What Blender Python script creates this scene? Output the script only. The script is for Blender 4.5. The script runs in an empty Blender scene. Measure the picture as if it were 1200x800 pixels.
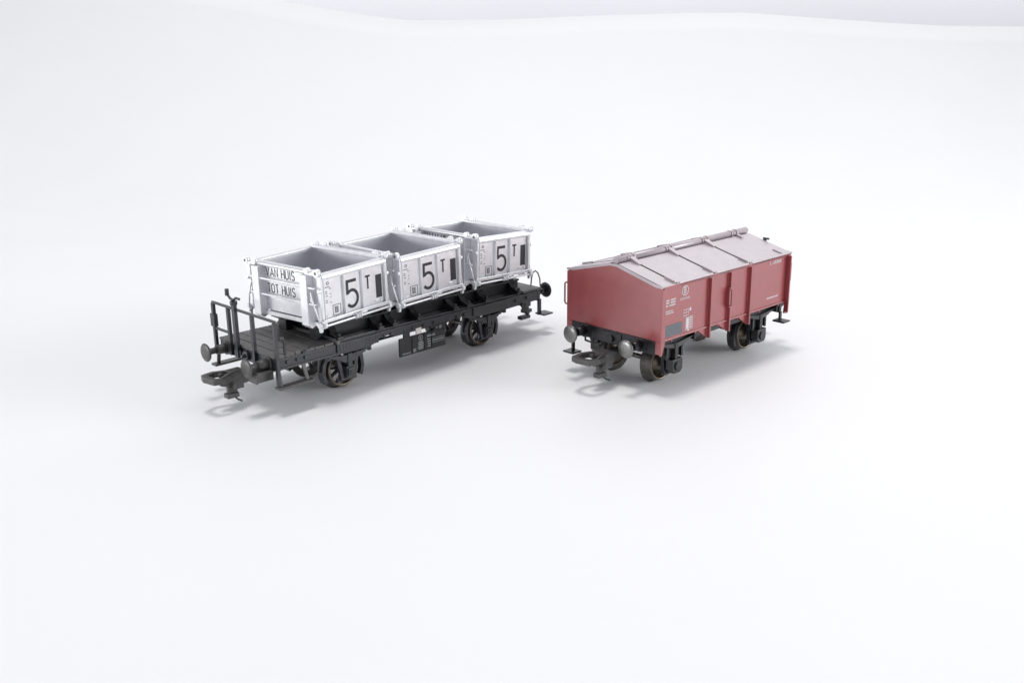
import bpy, bmesh, math, random
from mathutils import Vector, Matrix, Euler
random.seed(7)
S = bpy.context.scene
COL = S.collection
PI = math.pi
# ---------------------------------------------------------------- camera (scene units are centimetres)
PITCH, CAM_H, ROLL = 0.2939, 9.208, -0.0104
cam = bpy.data.cameras.new('camera'); cam.sensor_width = 36; cam.lens = 1169.45/1200*36
cam.clip_start = 0.5; cam.clip_end = 2000
camo = bpy.data.objects.new('camera', cam); COL.objects.link(camo)
camo.matrix_world = Matrix.Translation((0, 0, CAM_H)) @ Matrix.Rotation(PI/2-PITCH, 4, 'X') @ Matrix.Rotation(ROLL, 4, 'Z')
S.camera = camo
# ---------------------------------------------------------------- world, lights, exposure
w = bpy.data.worlds.new('World'); S.world = w; w.use_nodes = True
bg = w.node_tree.nodes['Background']; bg.inputs[0].default_value = (0.91, 0.925, 1.0, 1); bg.inputs[1].default_value = 0.50
def area(name, loc, target, sx, sy, radiance, col=(1, 1, 1), spread=180):
    l = bpy.data.lights.new(name, 'AREA'); l.shape = 'RECTANGLE'; l.size = sx; l.size_y = sy
    l.energy = radiance*PI*sx*sy; l.color = col; l.spread = math.radians(spread)
    o = bpy.data.objects.new(name, l); COL.objects.link(o); o.location = loc
    o.rotation_euler = (Vector(target)-Vector(loc)).to_track_quat('-Z', 'Y').to_euler()
    return o
area('overhead_softbox', (-12, 32, 150), (-3, 29, 0), 34, 28, 30.0, (1.0, 0.985, 0.965))
area('rear_softbox', (28, 115, 66), (4, 28, 2), 90, 40, 1.7)
area('right_softbox', (75, 16, 22), (3, 28, 2), 50, 30, 1.9, (1, 1, 1), 85)
area('left_softbox', (-80, 6, 8), (-6, 26, 2.5), 44, 13, 3.2, (1, 1, 1), 80)
area('added_background_light', (0, 92, 27), (0, 104, 11), 150, 6, 3.2)  # unseen lamp, added only to brighten the backdrop wall
S.view_settings.view_transform = 'Standard'; S.view_settings.look = 'None'
S.view_settings.exposure = -0.01; S.view_settings.gamma = 1; S.view_settings.use_curve_mapping = False
S.render.engine = 'CYCLES'; S.cycles.samples = 128; S.cycles.use_denoising = True
S.render.resolution_x = 1024; S.render.resolution_y = 682
S.cycles.max_bounces = 10; S.cycles.diffuse_bounces = 5

# ---------------------------------------------------------------- materials
def mat(name, col, rough=0.5, metal=0.0, ior=1.5, coat=0.0, sheen=0.0, noise=0.0, nscale=8.0, bump=0.0, bscale=60.0, rvar=0.0, dirt=None):
    m = bpy.data.materials.new(name); m.use_nodes = True; nt = m.node_tree
    b = nt.nodes['Principled BSDF']; N = nt.nodes.new; L = nt.links.new
    b.inputs['Base Color'].default_value = (*col, 1); b.inputs['Roughness'].default_value = rough
    b.inputs['Metallic'].default_value = metal; b.inputs['IOR'].default_value = ior
    b.inputs['Coat Weight'].default_value = coat; b.inputs['Sheen Weight'].default_value = sheen; b.inputs['Sheen Roughness'].default_value = 0.45
    tc = N('ShaderNodeTexCoord')
    if noise > 0:
        n = N('ShaderNodeTexNoise'); n.inputs['Scale'].default_value = nscale; n.inputs['Detail'].default_value = 6
        L(tc.outputs['Object'], n.inputs['Vector'])
        r = N('ShaderNodeValToRGB'); r.color_ramp.elements[0].position = 0.3; r.color_ramp.elements[1].position = 0.7
        lo = dirt if dirt else tuple(c*(1-noise) for c in col)
        hi = tuple(min(1, c*(1+noise*0.5)) for c in col)
        r.color_ramp.elements[0].color = (*lo, 1); r.color_ramp.elements[1].color = (*hi, 1)
        L(n.outputs['Fac'], r.inputs['Fac']); L(r.outputs['Color'], b.inputs['Base Color'])
        if rvar > 0:
            mr = N('ShaderNodeMapRange'); mr.inputs['To Min'].default_value = rough-rvar; mr.inputs['To Max'].default_value = rough+rvar
            L(n.outputs['Fac'], mr.inputs['Value']); L(mr.outputs['Result'], b.inputs['Roughness'])
    if bump > 0:
        n2 = N('ShaderNodeTexNoise'); n2.inputs['Scale'].default_value = bscale; n2.inputs['Detail'].default_value = 4
        L(tc.outputs['Object'], n2.inputs['Vector'])
        bp = N('ShaderNodeBump'); bp.inputs['Strength'].default_value = bump; bp.inputs['Distance'].default_value = 0.01
        L(n2.outputs['Fac'], bp.inputs['Height']); L(bp.outputs['Normal'], b.inputs['Normal'])
    return m
M = dict(
    silver=mat('silver_paint', (0.82, 0.825, 0.85), 0.38, 0.6, noise=0.06, nscale=5, bump=0.12, bscale=70, rvar=0.05),
    lining=mat('grey_lining', (0.74, 0.745, 0.78), 0.38, 0.95, noise=0.05, nscale=3),
    black=mat('black_plastic', (0.011, 0.012, 0.015), 0.34, 0, 1.55, noise=0.35, nscale=7, bump=0.25, bscale=60, rvar=0.08),
    dark=mat('dark_grey_frame', (0.028, 0.029, 0.035), 0.33, 0, 1.6, noise=0.35, nscale=6, bump=0.2, bscale=50, rvar=0.08),
    deck=mat('deck_planks', (0.105, 0.100, 0.098), 0.5, 0, 1.5, noise=0.35, nscale=5, bump=0.4, bscale=40, rvar=0.08),
    greypl=mat('grey_coupler_plastic', (0.078, 0.075, 0.074), 0.42, 0, 1.5, noise=0.2, nscale=10),
    red=mat('oxide_red_paint', (0.29, 0.030, 0.034), 0.31, 0, 2.05, sheen=0.06, noise=0.10, nscale=3, bump=0.10, bscale=90, rvar=0.04),
    roof=mat('roof_paint_with_sheen', (0.44, 0.375, 0.40), 0.31, 0, 2.1, sheen=0.15, noise=0.10, nscale=3, bump=0.10, bscale=90, rvar=0.04),  # red lid paint made pale: the sheen from above is put into its colour
    strapshade=mat('strap_shadow_paint', (0.05, 0.02, 0.022), 0.5),  # dark brown that paints the shadow of the straps
    steel=mat('buffer_steel', (0.22, 0.22, 0.215), 0.34, 0.8, noise=0.2, nscale=9),
    tyre=mat('wheel_tyre_metal', (0.11, 0.10, 0.095), 0.38, 0.7, noise=0.35, nscale=8),
    brass=mat('wheel_rim_brass', (0.20, 0.168, 0.13), 0.35, 0.7, noise=0.2, nscale=10),
    endink=mat('end_ink', (0.05, 0.05, 0.056), 0.5),
    ink=mat('black_ink', (0.020, 0.021, 0.026), 0.5),
    greyink=mat('grey_ink', (0.14, 0.14, 0.16), 0.5),
    white=mat('white_ink', (0.58, 0.56, 0.58), 0.5),
    slate=mat('slate_patch', (0.115, 0.125, 0.145), 0.5, noise=0.15, nscale=14),
    dimw=mat('faded_white_ink', (0.30, 0.31, 0.31), 0.5),
    lever=mat('pale_lever', (0.72, 0.66, 0.62), 0.5),
    wire=mat('wire_steel', (0.10, 0.10, 0.105), 0.4, 0.4),
    grip=mat('dark_green_plastic', (0.03, 0.06, 0.055), 0.5),
)
# white paper sweep: faint creases and fibres, no painted light
def paper_mat(name, col, crease=True):
    m = mat(name, col, 0.6, bump=0.0); nt = m.node_tree; N = nt.nodes.new; L = nt.links.new
    b = nt.nodes['Principled BSDF']
    b.inputs['Specular IOR Level'].default_value = 0.3
    tc = N('ShaderNodeTexCoord')
    n = N('ShaderNodeTexNoise'); n.inputs['Scale'].default_value = 0.16; n.inputs['Detail'].default_value = 5
    L(tc.outputs['Object'], n.inputs['Vector'])
    r = N('ShaderNodeValToRGB')
    r.color_ramp.elements[0].position = 0.3; r.color_ramp.elements[0].color = (col[0]*0.985, col[1]*0.985, col[2]*0.985, 1)
    r.color_ramp.elements[1].position = 0.7; r.color_ramp.elements[1].color = (*col, 1)
    L(n.outputs['Fac'], r.inputs['Fac']); L(r.outputs['Color'], b.inputs['Base Color'])
    n2 = N('ShaderNodeTexNoise'); n2.inputs['Scale'].default_value = 0.5; n2.inputs['Detail'].default_value = 8
    n2.inputs['Distortion'].default_value = 1.2
    L(tc.outputs['Object'], n2.inputs['Vector'])
    bp = N('ShaderNodeBump'); bp.inputs['Strength'].default_value = 0.25; bp.inputs['Distance'].default_value = 0.05
    # hairline creases in the paper, broken up by a mask
    mx = N('ShaderNodeVectorMath'); mx.operation = 'ADD'; L(tc.outputs['Object'], mx.inputs[0]); L(n2.outputs['Color'], mx.inputs[1])
    vo = N('ShaderNodeTexVoronoi'); vo.feature = 'DISTANCE_TO_EDGE'; vo.inputs['Scale'].default_value = 0.11; L(mx.outputs[0], vo.inputs['Vector'])
    cr = N('ShaderNodeMapRange'); cr.inputs['From Max'].default_value = 0.008; cr.inputs['To Min'].default_value = 1; cr.inputs['To Max'].default_value = 0
    L(vo.outputs['Distance'], cr.inputs['Value'])
    n3 = N('ShaderNodeTexNoise'); n3.inputs['Scale'].default_value = 0.22; L(tc.outputs['Object'], n3.inputs['Vector'])
    mk = N('ShaderNodeMapRange'); mk.inputs['From Min'].default_value = 0.55; mk.inputs['From Max'].default_value = 0.68; L(n3.outputs['Fac'], mk.inputs['Value'])
    mu = N('ShaderNodeMath'); mu.operation = 'MULTIPLY'; L(cr.outputs['Result'], mu.inputs[0]); L(mk.outputs['Result'], mu.inputs[1])
    b2 = N('ShaderNodeBump'); b2.inputs['Strength'].default_value = 0.07; b2.inputs['Distance'].default_value = 0.05
    L(n2.outputs['Fac'], bp.inputs['Height']); L(bp.outputs['Normal'], b2.inputs['Normal'])
    L(mu.outputs[0], b2.inputs['Height']); L(b2.outputs['Normal'], b.inputs['Normal'])
    return m
M['paper'] = paper_mat('white_paper', (0.88, 0.883, 0.89))
M['wall'] = mat('pale_wall', (0.90, 0.905, 0.93), 0.9, noise=0.02, nscale=0.05)

# ---------------------------------------------------------------- mesh helpers
class MB:
    def __init__(s): s.v = []; s.f = []; s.smooth = []
    def add(s, vs, fs, sm=False):
        n = len(s.v); s.v += [tuple(v) for v in vs]
        for f in fs: s.f.append(tuple(n+i for i in f)); s.smooth.append(sm)
        return s
    def box(s, x0, x1, y0, y1, z0, z1):
        vs = [(x, y, z) for z in (z0, z1) for y in (y0, y1) for x in (x0, x1)]
        return s.add(vs, [(0, 2, 3, 1), (4, 5, 7, 6), (0, 1, 5, 4), (2, 6, 7, 3), (0, 4, 6, 2), (1, 3, 7, 5)])
    def prism(s, pts, d0, d1, axis):
        # closed outline in the two other axes (in order x,y,z), extruded d0..d1 along axis
        def P(a, b, d):
            return {'x': (d, a, b), 'y': (a, d, b), 'z': (a, b, d)}[axis]
        n = len(pts)
        vs = [P(a, b, d0) for a, b in pts]+[P(a, b, d1) for a, b in pts]
        fs = [tuple(range(n))[::-1], tuple(range(n, 2*n))]+[(i, (i+1) % n, n+(i+1) % n, n+i) for i in range(n)]
        return s.add(vs, fs)
    def hexa(s, bot, top):
        return s.add(bot+top, [(3, 2, 1, 0), (4, 5, 6, 7), (0, 1, 5, 4), (1, 2, 6, 5), (2, 3, 7, 6), (3, 0, 4, 7)])
    def cyl(s, a, b, r, r2=None, n=16):
        a, b = Vector(a), Vector(b); r2 = r if r2 is None else r2
        d = (b-a).normalized(); u = d.orthogonal().normalized(); v = d.cross(u)
        ring = lambda c, q: [c+(u*math.cos(2*PI*i/n)+v*math.sin(2*PI*i/n))*q for i in range(n)]
        k = len(s.v); s.v += [tuple(p) for p in ring(a, r)+ring(b, r2)]
        for i in range(n): s.f.append((k+i, k+(i+1) % n, k+n+(i+1) % n, k+n+i)); s.smooth.append(True)
        s.f.append(tuple(k+i for i in range(n))[::-1]); s.smooth.append(False)
        s.f.append(tuple(k+n+i for i in range(n))); s.smooth.append(False)
        return s
    def tube(s, pts, r, n=8, closed=False):
        pts = [Vector(p) for p in pts]; m = len(pts); k = len(s.v); up = None
        for i, p in enumerate(pts):
            a = pts[i-1] if (i > 0 or closed) else p; b = pts[(i+1) % m] if (i < m-1 or closed) else p
            d = (b-a).normalized()
            if up is None: up = d.orthogonal().normalized()
            u = (up-d*up.dot(d)).normalized(); up = u; v = d.cross(u)
            for j in range(n): s.v.append(tuple(p+(u*math.cos(2*PI*j/n)+v*math.sin(2*PI*j/n))*r))
        for i in range(m if closed else m-1):
            for j in range(n):
                q = (i+1) % m
                s.f.append((k+i*n+j, k+i*n+(j+1) % n, k+q*n+(j+1) % n, k+q*n+j)); s.smooth.append(True)
        if not closed:
            s.f.append(tuple(k+j for j in range(n))[::-1]); s.smooth.append(False)
            s.f.append(tuple(k+(m-1)*n+j for j in range(n))); s.smooth.append(False)
        return s
    def lathe(s, prof, c, axis=(0, 1, 0), n=40):
        # prof: (distance along axis, radius)
        c = Vector(c); d = Vector(axis).normalized(); u = d.orthogonal().normalized(); v = d.cross(u); k = len(s.v)
        for h, r in prof:
            for i in range(n): s.v.append(tuple(c+d*h+(u*math.cos(2*PI*i/n)+v*math.sin(2*PI*i/n))*r))
        m = len(prof)
        for j in range(m-1):
            for i in range(n):
                s.f.append((k+j*n+i, k+j*n+(i+1) % n, k+(j+1)*n+(i+1) % n, k+(j+1)*n+i)); s.smooth.append(True)
        return s
    def bar(s, a, b, w, h, up=(0, 0, 1)):
        a, b = Vector(a), Vector(b); d = (b-a).normalized(); u = Vector(up).cross(d).normalized()*w/2; v = d.cross(u.normalized()).normalized()*h/2
        bot = [a-u-v, a+u-v, a+u+v, a-u+v]; top = [b-u-v, b+u-v, b+u+v, b-u+v]
        return s.hexa(bot, top)
    def stroke(s, pts, w, O, U, V, N_, th=0.006):
        # thick polyline drawn on the plane O,U,V as a slim slab
        P = [Vector((p[0], p[1])) for p in pts]; L_, R_ = [], []
        for i, p in enumerate(P):
            if i == 0: d = (P[1]-p).normalized(); nrm = Vector((-d.y, d.x)); k = 1
            elif i == len(P)-1: d = (p-P[i-1]).normalized(); nrm = Vector((-d.y, d.x)); k = 1
            else:
                d1 = (p-P[i-1]).normalized(); d2 = (P[i+1]-p).normalized(); t = (d1+d2)
                t = t.normalized() if t.length > 1e-6 else d1
                nrm = Vector((-t.y, t.x)); k = min(1.6, 1/max(0.3, nrm.dot(Vector((-d1.y, d1.x)))))
            L_.append(p+nrm*w/2*k); R_.append(p-nrm*w/2*k)
        T = lambda q, h: Vector(O)+Vector(U)*q.x+Vector(V)*q.y+Vector(N_)*h
        n = len(P); vs = [T(q, th) for q in L_]+[T(q, th) for q in R_]+[T(q, 0) for q in L_]+[T(q, 0) for q in R_]
        fs = []
        for i in range(n-1):
            fs += [(i, i+1, n+i+1, n+i), (2*n+i, 3*n+i, 3*n+i+1, 2*n+i+1), (i, 2*n+i, 2*n+i+1, i+1), (n+i, n+i+1, 3*n+i+1, 3*n+i)]
        fs += [(0, n, 3*n, 2*n), (n-1, 3*n-1, 4*n-1, 2*n-1)]
        return s.add(vs, fs)
    def rect(s, u0, u1, v0, v1, O, U, V, N_, th=0.006):
        return s.stroke([(u0, (v0+v1)/2), (u1, (v0+v1)/2)], v1-v0, O, U, V, N_, th)
    def frame(s, u0, u1, v0, v1, w, O, U, V, N_, th=0.006):
        for a in ((u0, u1, v0, v0+w), (u0, u1, v1-w, v1), (u0, u0+w, v0+w, v1-w), (u1-w, u1, v0+w, v1-w)): s.rect(*a, O, U, V, N_, th)
        return s
    def build(s, name, m, parent=None, bevel=0.0):
        me = bpy.data.meshes.new(name); me.from_pydata(s.v, [], s.f); me.materials.append(m)
        bm = bmesh.new(); bm.from_mesh(me); 
        for f, sm in zip(bm.faces, s.smooth): f.smooth = sm
        bmesh.ops.recalc_face_normals(bm, faces=bm.faces); bm.to_mesh(me); bm.free()
        o = bpy.data.objects.new(name, me); COL.objects.link(o)
        if parent: o.parent = parent
        if bevel:
            b = o.modifiers.new('bevel', 'BEVEL'); b.width = bevel; b.segments = 2; b.limit_method = 'ANGLE'; b.angle_limit = math.radians(50)
        return o

def arc(cx, cy, rx, ry, a0, a1, n=10):
    return [(cx+rx*math.cos(math.radians(a0+(a1-a0)*i/n)), cy+ry*math.sin(math.radians(a0+(a1-a0)*i/n))) for i in range(n+1)]
# letters in a unit cell, height 1, width given
G = {
 'V': (0.58, [[(0, 1), (0.29, 0), (0.58, 1)]]),
 'A': (0.58, [[(0, 0), (0.29, 1), (0.58, 0)], [(0.09, 0.3), (0.49, 0.3)]]),
 'N': (0.50, [[(0, 0), (0, 1), (0.5, 0), (0.5, 1)]]),
 'H': (0.50, [[(0, 0), (0, 1)], [(0.5, 0), (0.5, 1)], [(0, 0.5), (0.5, 0.5)]]),
 'U': (0.50, [[(0, 1)]+arc(0.25, 0.25, 0.25, 0.25, 180, 360)+[(0.5, 1)]]),
 'I': (0.16, [[(0.08, 0), (0.08, 1)]]),
 'S': (0.46, [arc(0.23, 0.75, 0.23, 0.25, 25, 180, 8)[:-1]+arc(0.23, 0.74, 0.23, 0.24, 180, 270, 4)+arc(0.23, 0.25, 0.23, 0.25, 90, -155, 12)[1:]]),
 'T': (0.50, [[(0, 1), (0.5, 1)], [(0.25, 1), (0.25, 0)]]),
 'O': (0.50, [arc(0.25, 0.72, 0.25, 0.28, 0, 180)+arc(0.25, 0.28, 0.25, 0.28, 180, 360)+[(0.5, 0.72)]]),
 '5': (0.52, [[(0.47, 1), (0.04, 1), (0.03, 0.56)]+arc(0.24, 0.32, 0.27, 0.32, 130, -140, 16)]),
 'B': (0.48, [[(0, 0), (0, 1)]+arc(0.22, 0.76, 0.22, 0.24, 90, -90, 8)+[(0, 0.52)], arc(0.22, 0.26, 0.26, 0.26, 90, -90, 8)+[(0, 0)]]),
 ' ': (0.22, []),
}
def text(mb, s, u, v, h, O, U, V, N_, w=0.13, sx=1.0, gap=0.16, th=0.006):
    for ch in s:
        wd, st = G[ch]
        for p in st: mb.stroke([(u+a*h*sx, v+b*h) for a, b in p], w*h, O, U, V, N_, th)
        u += (wd*sx+gap)*h
    return u

def tag(o, label=None, cat=None, group=None, kind=None):
    if label: o['label'] = label
    if cat: o['category'] = cat
    if group: o['group'] = group
    if kind: o['kind'] = kind
    return o
def empty(name, loc, rot=(0, 0, 0)):
    o = bpy.data.objects.new(name, None); COL.objects.link(o); o.location = loc; o.rotation_euler = rot
    o.empty_display_size = 0.5
    return o

# ---------------------------------------------------------------- the setting
def edge_height(x):
    # the top edge of the paper is cut unevenly; it climbs out of sight at the left
    pts = [(-60, 19), (-32.6, 14.95), (-22.5, 13.2), (-15.8, 11.9), (-12.5, 11.29), (-10.5, 10.96), (-7.3, 10.56), (0.25, 10.58), (6.6, 10.79), (13, 10.91), (18, 10.86), (25.5, 10.23), (31.7, 9.8), (38, 9.68), (120, 9.6)]
    if x <= pts[0][0]: return pts[0][1]
    for (a, ha), (b, hb) in zip(pts, pts[1:]):
        if a <= x <= b:
            t = (x-a)/(b-a); return ha+(hb-ha)*t
    return pts[-1][1]
def make_sweep():
    xs = [-120+2*i for i in range(121)]
    prof = [(-60, 0), (0, 0), (20, 0), (40, 0), (50, 0)]
    R = 42
    vs = []; fs = []
    cols = []
    for x in xs:
        H = edge_height(x); c = []
        for y, z in prof: c.append((x, y, z))
        # gentle cove from y = 50: circle arc then cut at height H
        amax = math.acos(max(-1, 1-H/R))
        for k in range(1, 17):
            a = amax*k/16; c.append((x, 50+R*math.sin(a), R-R*math.cos(a)))
        cols.append(c)
    n = len(cols[0])
    for c in cols: vs += c
    top = len(vs)
    for i in range(len(cols)-1):
        for j in range(n-1): fs.append((i*n+j, (i+1)*n+j, (i+1)*n+j+1, i*n+j+1))
    mb = MB().add(vs, fs, True)
    o = mb.build('table_surface', M['paper'])
    so = o.modifiers.new('paper_thickness', 'SOLIDIFY'); so.thickness = 0.04; so.offset = -1 
    tag(o, kind='structure')
make_sweep()
tag(MB().box(-260, 260, 104, 105, -10, 40).build('backdrop_wall', M['wall']), kind='structure')

# ---------------------------------------------------------------- running gear shared by both wagons
def wheelset(parent, x, spoked, rf=0.62):
    ax = MB().cyl((x, -1.2, rf), (x, 1.2, rf), 0.07).build('wheelset', M['tyre'], parent)
    for s in (-1, 1):
        rt = rf-0.09
        yo, yi = 0.97, 0.66
        w = MB()
        # tyre: flange on the inside, coned tread outside, open ring
        w.lathe([(yi, rf-0.20), (yi, rf-0.03), (yi+0.03, rf), (yi+0.07, rf-0.01), (yi+0.11, rt+0.01), (yi+0.14, rt), (yo-0.02, rt-0.025), (yo, rt-0.04), (yo, rt-0.09), (yo-0.04, rt-0.10), (yi+0.03, rt-0.11), (yi, rf-0.20)], (x, 0, rf), (0, s, 0), 48)
        t = w.build('wheel', M['tyre'], ax)
        r = MB().lathe([(yo-0.002, rt-0.035), (yo+0.012, rt-0.045), (yo+0.012, rt-0.085), (yo-0.03, rt-0.105), (yo-0.002, rt-0.035)], (x, 0, rf), (0, s, 0), 48)
        r.build('rim', M['brass'], ax)
        c = MB()
        if spoked:
            c.cyl((x, s*(yi+0.02), rf), (x, s*(yo+0.02), rf), 0.13, n=20)
            for k in range(9):
                a = 2*PI*k/9+0.2; d = Vector((math.cos(a), 0, math.sin(a)))
                p = Vector((x, s*(yi+0.16), rf))
                c.bar(p+d*0.10, p+d*(rt-0.07), 0.07, 0.075, up=(0, 1, 0))
            c.build('spokes', M['dark'], ax)
        else:
            c.lathe([(yi+0.02, 0.07), (yi+0.02, rt-0.11), (yo-0.16, rt-0.11), (yo-0.12, 0.25), (yo-0.02, 0.2), (yo, 0.07)], (x, 0, rf), (0, s, 0), 40)
            c.build('wheel_disc', M['brass'], ax)
    return ax

def buffer(parent, xe, y, z, xf, head_mat, stock_mat, r=0.24):
    d = 1 if xf > xe else -1
    st = MB().cyl((xe, y, z), (xe+d*0.06, y, z), 0.19).cyl((xe+d*0.06, y, z), (xe+d*0.34, y, z), 0.145, 0.115).cyl((xe+d*0.34, y, z), (xf-d*0.05, y, z), 0.085)
    for a in (45, 135, 225, 315):
        c, s_ = math.cos(math.radians(a))*0.17, math.sin(math.radians(a))*0.17
        st.box(min(xe, xe+d*0.05), max(xe, xe+d*0.05), y+c-0.03, y+c+0.03, z+s_-0.03, z+s_+0.03)
    b = st.build('buffer', stock_mat, parent)
    h = MB().lathe([(0, 0.0), (0, 0.12), (0.03, r-0.02), (0.055, r), (0.075, r), (0.092, r-0.02), (0.105, r*0.5), (0.108, 0.0)], (xf-d*0.10, y, z), (d, 0, 0), 32)
    h.build('buffer_head', head_mat, b)
    return b

def coupler(parent, d, x0, m, L=1.35, z=0.93):
    # a loop and hook coupling: d = -1 points to the front (-x); x0 is where the shank leaves the frame
    X = lambda t: x0+d*t
    b = MB()
    b.prism([(X(-0.7), -0.17), (X(0.45), -0.2), (X(0.45), 0.2), (X(-0.7), 0.17)], z-0.16, z+0.06, 'z')
    b.box(min(X(0.15), X(0.55)), max(X(0.15), X(0.55)), -0.25, 0.25, z-0.20, z+0.11)
    b.box(min(X(0.35), X(0.62)), max(X(0.35), X(0.62)), -0.34, -0.16, z-0.28, z+0.16)
    c = b.build('coupler', m, parent, 0.015)
    loop = MB()
    outer = [(X(0.45), -0.30), (X(0.92), -0.40), (X(L-0.02), -0.34), (X(L+0.05), 0.08), (X(L-0.02), 0.30), (X(0.85), 0.40), (X(0.45), 0.28)]
    inner = [(X(0.54), -0.22), (X(0.92), -0.27), (X(L-0.17), -0.22), (X(L-0.12), 0.06), (X(L-0.17), 0.18), (X(0.85), 0.27), (X(0.54), 0.17)]
    n = 7; zb, zt = z-0.08, z+0.07
    lift = lambda p: (0.05*(abs(p[0]-x0)/L))
    vs = [(p[0], p[1], zt+lift(p)) for p in outer]+[(p[0], p[1], zt+lift(p)) for p in inner]+[(p[0], p[1], zb+lift(p)) for p in outer]+[(p[0], p[1], zb+lift(p)) for p in inner]
    fs = []
    for i in range(n):
        j = (i+1) % n
        fs += [(i, j, n+j, n+i), (2*n+i, 3*n+i, 3*n+j, 2*n+j), (i, 2*n+i, 2*n+j, j), (n+i, n+j, 3*n+j, 3*n+i)]
    loop.add(vs, fs).build('coupler_loop', m, c, 0.012)
    hk = MB()
    hk.prism([(X(0.45), z-0.05), (X(0.80), z+0.01), (X(0.86), z+0.02), (X(0.86), z+0.13), (X(0.78), z+0.13), (X(0.72), z+0.07), (X(0.45), z+0.08)], -0.06, 0.06, 'y')
    hk.prism([(X(0.50), z-0.05), (X(0.95), z-0.05), (X(0.90), z-0.17), (X(0.72), z-0.22), (X(0.72), z-0.50), (X(0.45), z-0.50), (X(0.45), z-0.30)], -0.16, -0.06, 'y')
    hk.box(min(X(0.45), X(0.78)), max(X(0.45), X(0.78)), -0.24, -0.02, z-0.53, z-0.41)
    hk.tube([(X(0.55), -0.13, z-0.52), (X(0.50), -0.26, z-0.60), (X(0.45), -0.36, z-0.62)], 0.025)
    hk.build('coupler_hook', m, c, 0.01)
    wd = MB().tube([(X(0.30), -0.22, z+0.14), (X(0.72), -0.30, z+0.17), (X(0.98), -0.36, z+0.13), (X(1.02), -0.36, z+0.07)], 0.03)
    wd.build('coupler_wire', m, c)
    return c

def axle_guard(parent, x, s, y, m, ztop=1.30, rf=0.62, spring=True, half=0.68):
    # s = -1 near side, +1 far side; y = outer face distance
    g = MB()
    yi, yo = y-0.10, y
    a, b_ = (s*yi, s*yo) if s > 0 else (s*yo, s*yi)
    g.prism([(x-0.42, ztop), (x-0.30, ztop), (x-0.14, rf-0.16), (x-0.24, rf-0.22)], a, b_, 'y')
    g.prism([(x+0.42, ztop), (x+0.30, ztop), (x+0.14, rf-0.16), (x+0.24, rf-0.22)], a, b_, 'y')
    g.box(x-0.26, x+0.26, a, b_, rf-0.27, rf-0.20)
    g.prism([(x-0.06, ztop-0.01), (x+0.44, ztop-0.01), (x+0.40, rf+0.15), (x+0.30, rf-0.19), (x-0.02, rf-0.19)], *sorted((s*(yi-0.005), s*(yi-0.045))), 'y')
    g.box(x-0.30, x+0.30, a, b_, ztop-0.10, ztop)
    ag = g.build('axle_guard', m, parent, 0.008)
    bx = MB()
    c, d = (s*(y-0.12), s*(y+0.10)) if s > 0 else (s*(y+0.10), s*(y-0.12))
    bx.box(x-0.13, x+0.13, min(c, d), max(c, d), rf-0.16, rf+0.14)
    e, f = s*(y+0.10), s*(y+0.15)
    bx.box(x-0.10, x+0.10, min(e, f), max(e, f), rf-0.11, rf+0.09)
    bx.cyl((x, s*(y+0.15), rf-0.02), (x, s*(y+0.17), rf-0.02), 0.05)
    bx.build('axle_box', m, ag, 0.012)
    if spring:
        sp = MB(); n = 4
        for k in range(n):
            hl = half*(1-k/n*0.75); z1 = 1.16-k*0.055; sag = 0.03
            p0, p1 = s*(y-0.02), s*(y+0.09)
            top = [(x-hl, z1), (x-hl*0.5, z1-0.06), (x, z1-0.08), (x+hl*0.5, z1-0.06), (x+hl, z1)]
            bot = [(q[0], q[1]-0.048) for q in top[::-1]]
            sp.prism(top+bot, min(p0, p1), max(p0, p1), 'y')
        p0, p1 = s*(y-0.03), s*(y+0.115)
        sp.box(x-0.07, x+0.07, min(p0, p1), max(p0, p1), rf+0.12, 1.12)
        for q in (-1, 1):
            sp.box(x+q*half-0.05, x+q*half+0.05, min(p0, p1), max(p0, p1), 1.06, 1.24)
            sp.cyl((x+q*half, s*(y-0.03), 1.13), (x+q*half, s*(y+0.13), 1.13), 0.035, n=10)
        sp.build('leaf_spring', m, ag, 0.006)
    return ag

def brake_shoe(parent, x, q, s, m, rf=0.62):
    b = MB(); cx = x
    for k in range(5):
        a0 = math.radians(-28+k*12); a1 = math.radians(-28+(k+1)*12)
        for r0, r1 in ((0.60, 0.70),):
            pts = [(cx+q*math.cos(a0)*r0, rf+math.sin(a0)*r0), (cx+q*math.cos(a0)*r1, rf+math.sin(a0)*r1), (cx+q*math.cos(a1)*r1, rf+math.sin(a1)*r1), (cx+q*math.cos(a1)*r0, rf+math.sin(a1)*r0)]
            y0, y1 = s*0.74, s*0.98
            b.prism(pts, min(y0, y1), max(y0, y1), 'y')
    b.bar((cx+q*0.72, s*0.86, rf+0.02), (cx+q*0.66, s*0.86, 1.28), 0.08, 0.06, up=(0, 1, 0))
    return b.build('brake_shoe', m, parent)

# ================================================================ CONTAINER WAGON
AYAW = 0.7946
A = empty('container_wagon', (-3.5001, 28.5399, 0), (0, 0, AYAW))
tag(A, 'black model flat wagon with end railing carrying three open silver containers', 'model wagon')
HW = 1.345; ZD = 1.56
WA = (-2.60, 2.68)
for x in WA: wheelset(A, x, True)
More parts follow.
